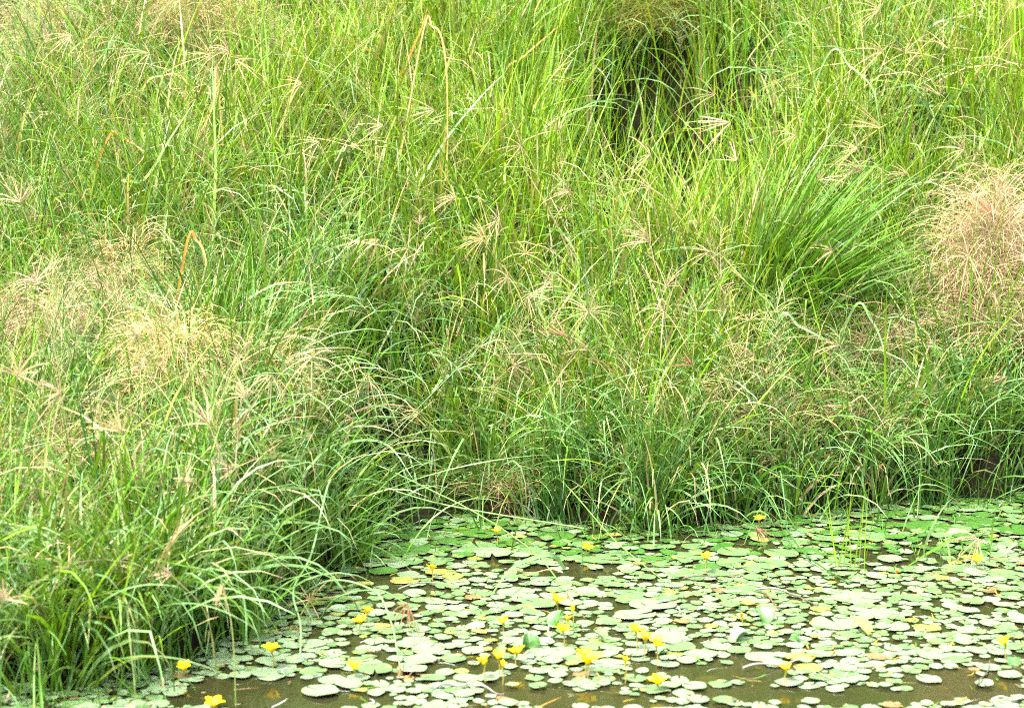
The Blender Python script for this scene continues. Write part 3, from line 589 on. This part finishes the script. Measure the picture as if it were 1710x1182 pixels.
blade_thing('grass_shoot', 'broad yellow green blade slanting down left in the upper left grass', 'grass blade', [(190, 312, 6.8), (240, 300, 6.8), (285, 230, 6.85), (328, 165, 6.9)], .013, YG * 1.15, BG * 1.1)
blade_thing('grass_shoot', 'tall straight pale leaf standing vertical in the upper left', 'grass blade', [(358, 370, 6.8), (360, 280, 6.85), (357, 180, 6.9), (354, 90, 6.95)], .011, YG * 1.15, BG * 1.05)
blade_thing('grass_shoot', 'long blue green blade slanting right beneath the orange yellow tip', 'grass blade', [(688, 340, 7.2), (740, 240, 7.35), (800, 165, 7.5), (845, 120, 7.6)], .010, BG, BG * 1.2)
blade_thing('grass_shoot', 'broad whitish blade arched over at upper right', 'grass blade', [(1380, 96, 7.7), (1420, 112, 7.6), (1455, 145, 7.5), (1466, 190, 7.45), (1472, 260, 7.4)], .009, BG * 1.1, MG * 1.3)
blade_thing('grass_shoot', 'long pale blade arching level toward the right edge', 'grass blade', [(1500, 188, 7.2), (1560, 177, 7.2), (1640, 182, 7.15), (1720, 198, 7.1)], .011, MG * 1.3, BG)
blade_thing('grass_shoot', 'long pale blade arching right of the dark hollow', 'grass blade', [(1248, 236, 7.2), (1310, 214, 7.2), (1380, 202, 7.2), (1455, 199, 7.2)], .011, BG * 1.2, BG * 1.1)
blade_thing('grass_shoot', 'pale blade arching down to the right in the top right corner', 'grass blade', [(1555, 44, 7.8), (1620, 50, 7.75), (1670, 75, 7.7), (1715, 108, 7.6)], .012, BG * 1.05, BG * 1.05)
blade_thing('grass_shoot', 'white shining broad blade below the sedge tussock', 'grass blade', [(1300, 531, 6.6), (1335, 545, 6.55), (1370, 562, 6.5), (1402, 577, 6.5)], .011, BG * 1.15, BG)
blade_thing('grass_shoot', 'pale bent blade drooping over the open water in the middle', 'grass blade', [(925, 928, 5.6), (880, 935, 5.5), (848, 955, 5.35), (818, 997, 5.15)], .014, BG * 1.1, BG * 1.2)
blade_thing('grass_shoot', 'pale blade arched over right of the sedge tussock', 'grass blade', [(1425, 515, 6.7), (1455, 535, 6.65), (1472, 570, 6.6), (1478, 605, 6.55)], .009, BG, BG * 1.1)
blade_thing('grass_shoot', 'pale blade standing bent among the left shore grass', 'grass blade', [(238, 985, 5.0), (232, 940, 5.0), (228, 905, 5.0), (226, 890, 5.0)], .013, BG, BG * 1.2)
blade_thing('grass_shoot', 'long pale blade curving down over the left shore grass', 'grass blade', [(210, 1018, 4.9), (240, 1005, 4.88), (290, 1012, 4.85), (335, 1060, 4.7)], .009, BG * 1.05, BG * 1.1)
blade_thing('grass_shoot', 'broad blade reaching into the water at the left front', 'grass blade', [(110, 1040, 4.75), (122, 1080, 4.68), (128, 1120, 4.6), (126, 1165, 4.5)], .012, BG * 1.1, BG * 1.05)
blade_thing('grass_shoot', 'pale green blade leaning out of the water at far right', 'grass blade', [(1700, 905, 5.9), (1675, 925, 5.85), (1650, 950, 5.75)], .011, BG, BG * 1.3)
blade_thing('grass_shoot', 'green blade lying across the pads toward the orange bud', 'grass blade', [(1600, 900, 5.9), (1560, 917, 5.8), (1508, 950, 5.65)], .012, MG, MG * 1.2)
blade_thing('grass_shoot', 'glossy blade bent over the dark gap at the waterline', 'grass blade', [(560, 760, 6.0), (600, 735, 6.0), (650, 745, 5.95), (690, 800, 5.85)], .010, MG, BG * 1.05)

# ------------------------------------------------------------------ yellow pond flowers
def make_petal(length, wid, col):
    b = Bag(); n = 6; t = np.linspace(0, 1, n)
    prof = np.sin(np.pi * (t * .80 + .10)) ** .8; prof[-1] = .30
    x = length * t; z = length * (.75 * t - .35 * t ** 2.5)
    w = wid * prof; fr = np.array([1, 1, .96, 1.05, .95, .9])
    V = np.stack([np.stack([x, -w * fr / 2, z + .10 * w], -1), np.stack([x + length * .06 * (t > .9), 0 * x, z - .05 * w], -1), np.stack([x, w * fr / 2, z + .10 * w], -1)], 1)
    i = np.arange(n - 1) * 3
    F = np.concatenate([np.stack([i, i + 1, i + 4, i + 3], -1), np.stack([i + 1, i + 2, i + 5, i + 4], -1)])
    c = np.repeat((np.asarray(col) * ([.92, .82, 1] + np.array([.08, .18, 0]) * t[:, None]))[:, None], 3, 1); b.add(V, F, c)
    return b.mesh('petal', M_PETAL)
YEL = np.array([.72, .56, .002]); PETALS = [make_petal(.0235, .0165, YEL), make_petal(.021, .0145, YEL * [1, .95, 1]), make_petal(.018, .010, YEL * [1, .86, 1])]
ORANGE_PETAL = make_petal(.017, .010, (.6, .27, .008))
FLOWERS = [  # px, py of the flower, py of the stem's foot, openness, lean, size, label, short phrase for neighbours
 (829,884,912,.75,.0,1.0,'open yellow flower nearest the bank among dark green pads','the rear bank flower'),
 (979,911,930,.9,.5,1.0,'tilted yellow flower with a drooping petal below the middle tussock','the tilted flower'),
 (721,946,970,.7,.1,.9,'yellow flower beside open brown water under the fallen stalks','the flower by brown water'),
 (612,1018,1042,.8,.3,1.0,'upper flower of the touching yellow pair at the left shore','the touching pair'),
 (602,1034,1058,.8,-.2,1.0,'lower flower of the touching yellow pair at the left shore',None),
 (841,1035,1056,.8,-.4,.95,'lone lopsided yellow flower in the middle of the pads','the lopsided flower'),
 (930,1001,1040,.8,.1,1.0,'open yellow flower just left of the hanging straw seed head','the hanging seeds'),
 (956,1015,1050,.5,.2,.9,'yellow flower half hidden behind the hanging straw seed head',None),
 (948,1031,1058,.6,-.1,.9,'yellow flower below the hanging straw seed head seen through its tips',None),
 (940,1049,1082,.85,.0,1.0,'yellow flower on a tall stem in front of the hanging straw seed head','the tall central flower'),
 (1062,1050,1090,.8,.1,1.0,'leftmost flower of the slanting row of three tall yellow flowers','the slanting row of three'),
 (1078,1064,1100,.8,-.1,1.0,'middle flower of the slanting row of three tall yellow flowers',None),
 (1096,1073,1110,.85,.1,1.0,'rightmost flower of the slanting row of three tall yellow flowers',None),
 (863,1087,1112,.85,-.1,1.0,'yellow flower with spread petals right of the close trio','the spread flower'),
 (832,1095,1128,.7,.1,1.0,'upper flower of the close yellow trio','the close trio'),
 (810,1104,1139,.7,-.4,.95,'left leaning flower of the close yellow trio',None),
 (839,1108,1143,.6,.2,.9,'lowest flower of the close yellow trio',None),
 (976,1089,1122,.9,.0,1.05,'upper flower of the stacked yellow pair','the stacked pair'),
 (981,1103,1132,.9,.2,1.05,'lower flower of the stacked yellow pair',None),
 (1044,1101,1140,.6,.2,.9,'slim pale yellow flower on a tall stem right of the stacked pair','the slim pale flower'),
 (1098,1137,1156,.8,.0,.95,'yellow flower near the bottom in front of the slanting row of three','the low front flower'),
 (592,1111,1134,.8,.1,1.0,'yellow flower mirrored orange in the open water at left','the mirrored flower'),
 (1267,863,886,.85,.1,1.0,'yellow flower under the bank grass above a brown drooping seed head','the flower under the bank'),
 (1180,928,962,.8,-.2,.95,'cup shaped yellow flower on a slanting stem over a large dark pad','the cup flower'),
 (1497,952,960,.3,.2,.7,'half closed orange bud at the tip of a lying green blade','the orange bud'),
 (1630,932,955,.85,.2,1.0,'yellow flower beneath the pinkish seed head at right','the flower at far right'),
 (1238,1025,1042,.3,.1,.7,'small orange bud beside the curled green leaf','the bud by the curled leaf'),
 (1313,1114,1140,.8,-.1,.9,'lone yellow flower near open water at lower right','the lone lower right flower'),
 (1679,1071,1105,.7,-.5,1.0,'lopsided yellow flower on a slanting stem at the right edge','the right edge flower'),
 (454,1082,1118,.9,.0,1.05,'yellow flower at the edge of the left grass clump','the flower at the grass edge'),
 (308,1113,1134,.75,-.2,1.05,'yellow flower in front of the left shore grass','the left shore flower'),
 (357,1173,1186,.9,.1,1.08,'big yellow flower lowest of all at the bottom edge','the lowest flower'),
 (493,896,925,.5,.3,.75,'small orange flower caught in the grass above the left shore','the small orange flower')]
for (px, py, fy, op, ln, sz, lab, short) in FLOWERS:
    foot = on_z(px - 8 * ln, fy, 0.0); head = at(px, py + 6, foot[1]); o = empty('pond_flower', foot)
    sb = Bag(); tube(sb, spline([foot - [0, 0, .03], foot * .5 + head * .5 + [.004 * math.copysign(1, ln), 0, 0], head], 8), .0017, (.20, .17, .03), 5); sb.obj('stem', M_STALK, foot, o)
    cb = Bag(); tube(cb, [head - [0, 0, .006], head - [0, 0, .002], head + [0, 0, .004]], .0026, (.16, .22, .03), 6, .0036); cb.obj('calyx', M_STALK, head, o)
    me = ORANGE_PETAL if 'orange' in lab and ('bud' in lab or 'small' in lab) else PETALS[rng.integers(0, 2) if op > .6 else 2]
    a0 = U(0, 6.28); tilt = Matrix.Rotation(ln * .7, 4, 'Y') @ Matrix.Rotation(rng.normal(.15, .15), 4, 'X')
    for k in range(5):
        pe = bpy.data.objects.new('petal', me); COL.objects.link(pe); pe.parent = o
        s_ = sz * 1.12 * U(.92, 1.12)
        pe.matrix_local = Matrix.Translation(Vector(head - foot)) @ tilt @ Matrix.Rotation(a0 + k * 1.2566 + rng.normal(0, .12), 4, 'Z') @ Matrix.Rotation(-R(68) * (1 - op) - R(8) + rng.normal(0, .12), 4, 'Y') @ Matrix.Scale(s_, 4)
    tag(o, lab, 'flower', 'yellow flowers standing over the lily pads')

# ------------------------------------------------------------------ lily pads
def pad_geometry(seed, notch=True, curl=0.0, cols=None):
    r = np.random.default_rng(seed); n = 34; nw = r.uniform(.04, .16) if notch else .0
    th = np.linspace(nw, 2 * math.pi - nw, n); rings = [.02, .3, .6, .85, .97, 1.0, .985]
    edge = 1 + .03 * np.sin(2 * th + r.uniform(0, 6)) + .025 * np.sin(5 * th + r.uniform(0, 6)) + .015 * np.sin(11 * th + r.uniform(0, 6)) + r.normal(0, .014, n) - .22 * np.exp(-((th - r.uniform(.5, 5.8)) / r.uniform(.08, .25)) ** 2) * (r.random() < .6)
    el = r.uniform(.86, 1.0); V, C = [], []
    g1, g2, rim = cols
    for k, q in enumerate(rings):
        rr = q * edge; z = .035 * q ** 4 * (1 + np.sin(3 * th + r.uniform(0, 1)) + curl * 3 * np.maximum(0, np.sin(th * 1 + seed))) + .012 * np.sin(14 * th) * q * (1 - q * .6)
        if k == len(rings) - 1: z = z - .025
        V.append(np.stack([rr * np.cos(th), rr * np.sin(th) * el, z], -1))
        vein = (np.abs(np.sin(7 * th)) < .25)[:, None] * (q < .9)
        c = g1 * (1 - q) + g2 * q; c = c * (1 + .25 * vein)
        blot = np.clip((np.sin(3 * th + seed) + np.sin(5 * th + 2 * seed) - 1.0), 0, 1)[:, None] * (q > .8)
        C.append(np.clip(c * (1 - blot) + rim * blot, .005, .9))
    K = len(rings); i, j = np.meshgrid(np.arange(K - 1), np.arange(n - 1), indexing='ij'); a = i * n + j
    return np.concatenate(V), np.stack([a, a + n, a + n + 1, a + 1], -1).reshape(-1, 4), np.concatenate(C)
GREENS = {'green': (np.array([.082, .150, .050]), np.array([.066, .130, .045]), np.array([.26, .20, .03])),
          'pale': (np.array([.125, .185, .10]), np.array([.11, .17, .088]), np.array([.2, .18, .05])),  # pale leaf green, lightened further to stand in for whitish sky sheen
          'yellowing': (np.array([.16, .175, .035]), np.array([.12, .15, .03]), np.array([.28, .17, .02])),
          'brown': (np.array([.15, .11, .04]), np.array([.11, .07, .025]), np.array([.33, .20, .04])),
          'deep': (np.array([.034, .105, .011]), np.array([.027, .085, .011]), np.array([.06, .12, .015]))}  # deep leaf green, darkened further for the shade near the bank
VARIANTS = {k: [pad_geometry(10 * i + len(k), True, (i % 3) * .5, c) for i in range(5)] for k, c in GREENS.items()}
PAD_ME = {}
for k, vs in VARIANTS.items():
    PAD_ME[k] = []
    for (v, f, c) in vs:
        b = Bag(); b.add(v, f, c); PAD_ME[k].append(b.mesh('lily_pad', M_PAD))
pads = []                                   # x, y, r, kind, tilt
BIG = [(690,917,45,'deep'),(1048,995,38,'green'),(1090,935,28,'deep'),(785,890,42,'deep'),(930,895,36,'deep'),(640,955,26,'deep'),(1395,1042,46,'pale'),(1465,1026,38,'pale'),(1305,926,32,'green'),
       (1295,944,27,'green'),(900,1010,32,'green'),(1090,1012,40,'pale'),(1060,1030,36,'pale'),(800,915,40,'green'),(1250,985,38,'green'),(1630,872,46,'deep'),(1690,885,50,'deep'),(1180,948,26,'deep'),
       (1150,930,34,'green'),(1000,935,36,'green'),(1430,1000,45,'pale'),(735,958,26,'yellowing'),(790,1000,16,'brown'),(535,1157,34,'pale'),(1085,1085,22,'pale'),(1490,1050,30,'pale'),(700,895,38,'deep'),
       (880,920,38,'green'),(1450,895,40,'green'),(1550,880,42,'deep'),(1380,900,30,'green'),(1120,1060,30,'pale'),(1560,1095,32,'pale'),(1170,1095,30,'pale'),(165,1157,24,'green'),(320,1137,22,'pale'),
       (405,1103,20,'pale'),(445,1107,20,'pale'),(1225,925,30,'green'),(1330,905,28,'green'),(660,925,30,'deep'),(590,915,34,'deep'),(1600,950,28,'green'),(1680,960,34,'green'),(760,905,30,'deep')]
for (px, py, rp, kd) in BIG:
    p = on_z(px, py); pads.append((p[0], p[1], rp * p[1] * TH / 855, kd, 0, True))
GAPS = [(420,1165,170,26,.85),(1420,1160,330,14,.75),(1000,1165,250,10,.5),(720,1060,120,10,.5),(1000,960,200,8,.5),(1300,955,200,8,.45),(665,985,130,16,.95),(470,1150,100,30,.75),(1500,1170,260,18,.6),(1660,1010,80,14,.8),(860,985,70,12,.8),(1180,1130,110,14,.6),(560,1120,60,18,.7),(1240,1150,120,16,.6),(300,1170,70,12,.5),(1600,1020,80,8,.5),(1400,935,80,8,.4)]
n = 72000; cx = U(-2.6, 3.7, n); cy = U(3.4, 7.0, n); ok = (cy < y_shore(cx) + .03) & (np.abs(cx) < TH * cy + .7)
cx, cy = cx[ok], cy[ok]; u, v = project(np.stack([cx, cy, 0 * cx], 1)); gap = gz(u, v, *GAPS) + .75 * (np.sin(5 * cx + 2.2 * np.sin(3 * cy)) * np.sin(7.3 * cy + 2 * np.sin(2.6 * cx)) > .30)
P = np.array([(q[0], q[1], q[2]) for q in pads]); lst = [tuple(q) for q in P]
ax = np.zeros((6000, 3)); m = len(lst); ax[:m] = P
for x, y, uu, vv, gp in zip(cx, cy, u, v, gap):
    small = len(pads) % 2 == 0
    if U(0, 1) < (min(1, gp * 1.15) if small else gp): continue
    far = min(1, max(0, (y - 4.4) / 2))
    r = float(np.exp(rng.normal(math.log(.0265 + .010 * far), .32)))
    r *= U(.4, .75) if small else .97
    d = np.hypot(ax[:m, 0] - x, ax[:m, 1] - y)
    if np.any(d < (ax[:m, 2] + r) * (.66 if r > .02 else .6)): continue
    left = uu < 650
    pr = U(0, 1); kd = 'pale' if pr < .74 - .60 * far else 'green' if pr < .945 else 'yellowing' if pr < .983 else 'brown'  # more sheen-lightened pads towards the front
    if far > .7 and U(0, 1) < .4: kd = 'deep'  # rear pads take the green with shade painted in
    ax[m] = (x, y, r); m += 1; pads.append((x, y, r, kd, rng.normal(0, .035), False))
    if m > 5400: break
P = np.array([(q[0], q[1], q[2]) for q in pads]); pu, pv = project(np.stack([P[:, 0], P[:, 1], 0 * P[:, 0]], 1))
area = P[:, 2] ** 2 / P[:, 1] ** 3; area = np.where((pu > 5) & (pu < 1705) & (pv < 1176) & (P[:, 1] < y_shore(P[:, 0]) - .05), area, area * .01)
order = np.argsort(-area); single = set(order[:285].tolist())
rest = Bag(); items = []; FL = [(f[7], f[0], f[2]) for f in FLOWERS if f[7]]
for i, (x, y, r, kd, tilt, big) in enumerate(pads):
    vi = rng.integers(0, 5); zz = .002 + .0005 * (i % 13); az = U(0, 6.28); tx_, ty_ = rng.normal(0, .012), rng.normal(0, .012) + tilt * .3
    if i in single:
        o = bpy.data.objects.new('lily_pad', PAD_ME[kd][vi]); COL.objects.link(o); o.location = (x, y, zz); o.rotation_euler = (tx_, ty_, az); o.scale = (r, r, min(r, .035))
        o['category'] = 'lily pad'; o['group'] = 'lily pads floating on the pond'
        size = 'small' if r < .026 else 'medium' if r < .036 else 'large' if r < .055 else 'very large'
        nm = {'green': 'green', 'pale': 'pale green', 'yellowing': 'yellowing', 'brown': 'brown', 'deep': 'deep green'}[kd]
        items.append((o, f'{size} {nm} pad {where(pu[i], pv[i], FL, 45)}', pu[i], pv[i]))
    else:
        vv_, ff, cc = VARIANTS[kd][vi]; q = vv_ * [r, r, min(r, .035)]
        rot = np.array(Matrix.Rotation(az, 3, 'Z') @ Matrix.Rotation(ty_, 3, 'Y') @ Matrix.Rotation(tx_, 3, 'X')); rest.add(q @ rot.T + [x, y, zz], ff, cc * U(.85, 1.15))
single_out(items)
tag(rest.obj('lily_pad_cover', M_PAD), 'remaining crowd of small overlapping lily pads covering the pond', 'lily pads', kind='stuff')
print('PADS', len(pads))

# ------------------------------------------------------------------ leaves raised above the water
def raised(label, px, py, r, kd, pitch, az, curl, roll=0):
    foot = on_z(px, py); b = Bag(); v, f, c = pad_geometry(px, True, 0, GREENS[kd]); v = v.copy() * r
    v[:, 2] += curl * (v[:, 1] ** 2) / r - .3 * curl * v[:, 0] ** 2 / r
    rot = np.array(Matrix.Rotation(az, 3, 'Z') @ Matrix.Rotation(pitch, 3, 'Y') @ Matrix.Rotation(roll, 3, 'X')); q = v @ rot.T; q[:, 2] -= q[:, 2].min() + .008
    b.add(q + foot, f, c); return tag(b.obj('raised_lily_pad', M_PAD, foot), label, 'lily leaf', 'lily leaves raised out of the water')
raised('broad green leaf standing upright behind the tall flower below the seed head', 930, 1048, .034, 'deep', -1.1, .5, .5)
raised('narrow upright green leaf among the pads right of the trio', 884, 1082, .026, 'deep', -1.45, 1.9, .7)
raised('curled glossy leaf folded like a cup beside the orange bud', 1272, 1040, .033, 'deep', -.8, 2.2, .9)
raised('dark crumpled leaf just below the curled glossy leaf', 1236, 1070, .030, 'deep', -.6, .3, .8)
raised('yellow edged leaf tipped up out of the pads at right', 1440, 1058, .036, 'yellowing', -.75, 2.6, .4)
raised('small green leaf raised beside the slanting row of flowers', 1105, 1092, .020, 'deep', -.7, .2, .6)
raised('small folded green leaf on the pads between trio and slanting row', 1003, 1072, .024, 'green', -.9, 2.8, .8)
raised('small upright dark leaf in the pale pads at lower right', 1332, 1072, .022, 'deep', -1.3, .4, .6)
raised('little dark leaf at the foot of the right edge flower', 1692, 1108, .022, 'deep', -.5, 1.4, .7)

# ------------------------------------------------------------------ twigs, dead leaves and scraps afloat
def twig(label, pts, r=.003, c=(.16, .13, .10)):
    p = spline([on_z(a, b_) + [0, 0, .012] for a, b_ in pts], 16); p[:, 2] += .006 * np.sin(np.linspace(0, 7, 16)); b = Bag(); tube(b, p, r, np.array(c) * .45, 6, r * .5)
    return tag(b.obj('floating_twig', M_WOOD, p[0]), label, 'twig', 'twigs floating among the pads')
twig('long curved grey twig floating left of the curled glossy leaf', [(1262, 990), (1300, 992), (1335, 1000), (1366, 1020)], .004)
twig('short brown twig just below the long curved grey twig', [(1276, 1000), (1290, 1010), (1304, 1025)], .0035, (.2, .1, .05))
twig('thin dark twig lying level below the cup flower', [(1140, 972), (1190, 968), (1245, 963)], .003)
twig('long pale twig at the lone lower right flower', [(1240, 1122), (1290, 1115), (1342, 1106)], .0035, (.4, .34, .3))
twig('grey twig floating at the bottom below the slim pale flower', [(724, 1158), (755, 1150), (790, 1147)], .003, (.25, .23, .22))
twig('bent grey twig at the bottom in the middle', [(792, 1153), (820, 1158), (843, 1168)], .003, (.25, .22, .2))
twig('pale twig lying at the bottom right corner', [(1655, 1176), (1685, 1172), (1715, 1169)], .003, (.5, .46, .4))
twig('dark forked twig among the pads at far right', [(1632, 1150), (1640, 1140), (1650, 1122), (1652, 1112)], .0025)
twig('straw coloured twig below the tilted flower', [(940, 962), (905, 958), (868, 962)], .003, (.45, .3, .12))
twig('grey twig floating in the brown water at left centre', [(665, 990), (720, 978), (790, 975)], .003, (.28, .26, .22))
db = Bag(); n = 1500; x = U(-2.2, 2.7, n); y = U(3.6, 6.9, n); ok = y < y_shore(x); x, y = x[ok], y[ok]; n = len(x)
c = jit(np.array([TAN * .9, BRN, np.array([.32, .32, .32]), MG, np.array([.28, .2, .02])])[rng.integers(0, 5, n)], n)
ribbons(db, np.stack([x, y, np.full(n, .010)], 1), U(0, 6.28, n), U(1.35, 1.6, n), U(.01, .07, n), U(.002, .006, n), rng.normal(0, .1, n), c, c, S=3, bend=rng.normal(0, .8, n), z_min=.004)
# yellowed leaves sunk just under the surface
for k in range(330):
    x = U(-2, 2.6); y = U(3.9, 6.8)
    if y > y_shore(x): continue
    v, f, c = VARIANTS['yellowing' if k % 3 else 'brown'][k % 5]; r = U(.015, .035)
    q = v * [r, r, r * .6]; a = U(0, 6.28); q = np.stack([q[:, 0] * math.cos(a) - q[:, 1] * math.sin(a), q[:, 0] * math.sin(a) + q[:, 1] * math.cos(a), q[:, 2]], 1)
    db.add(q + [x, y, U(-.03, -.008)], f, np.clip(c * [1.9, 1.4, .7], 0, .85))
tag(db.obj('pond_litter', M_DRY), 'dead scraps and sunken yellow leaves in the water between the pads', 'litter', kind='stuff')
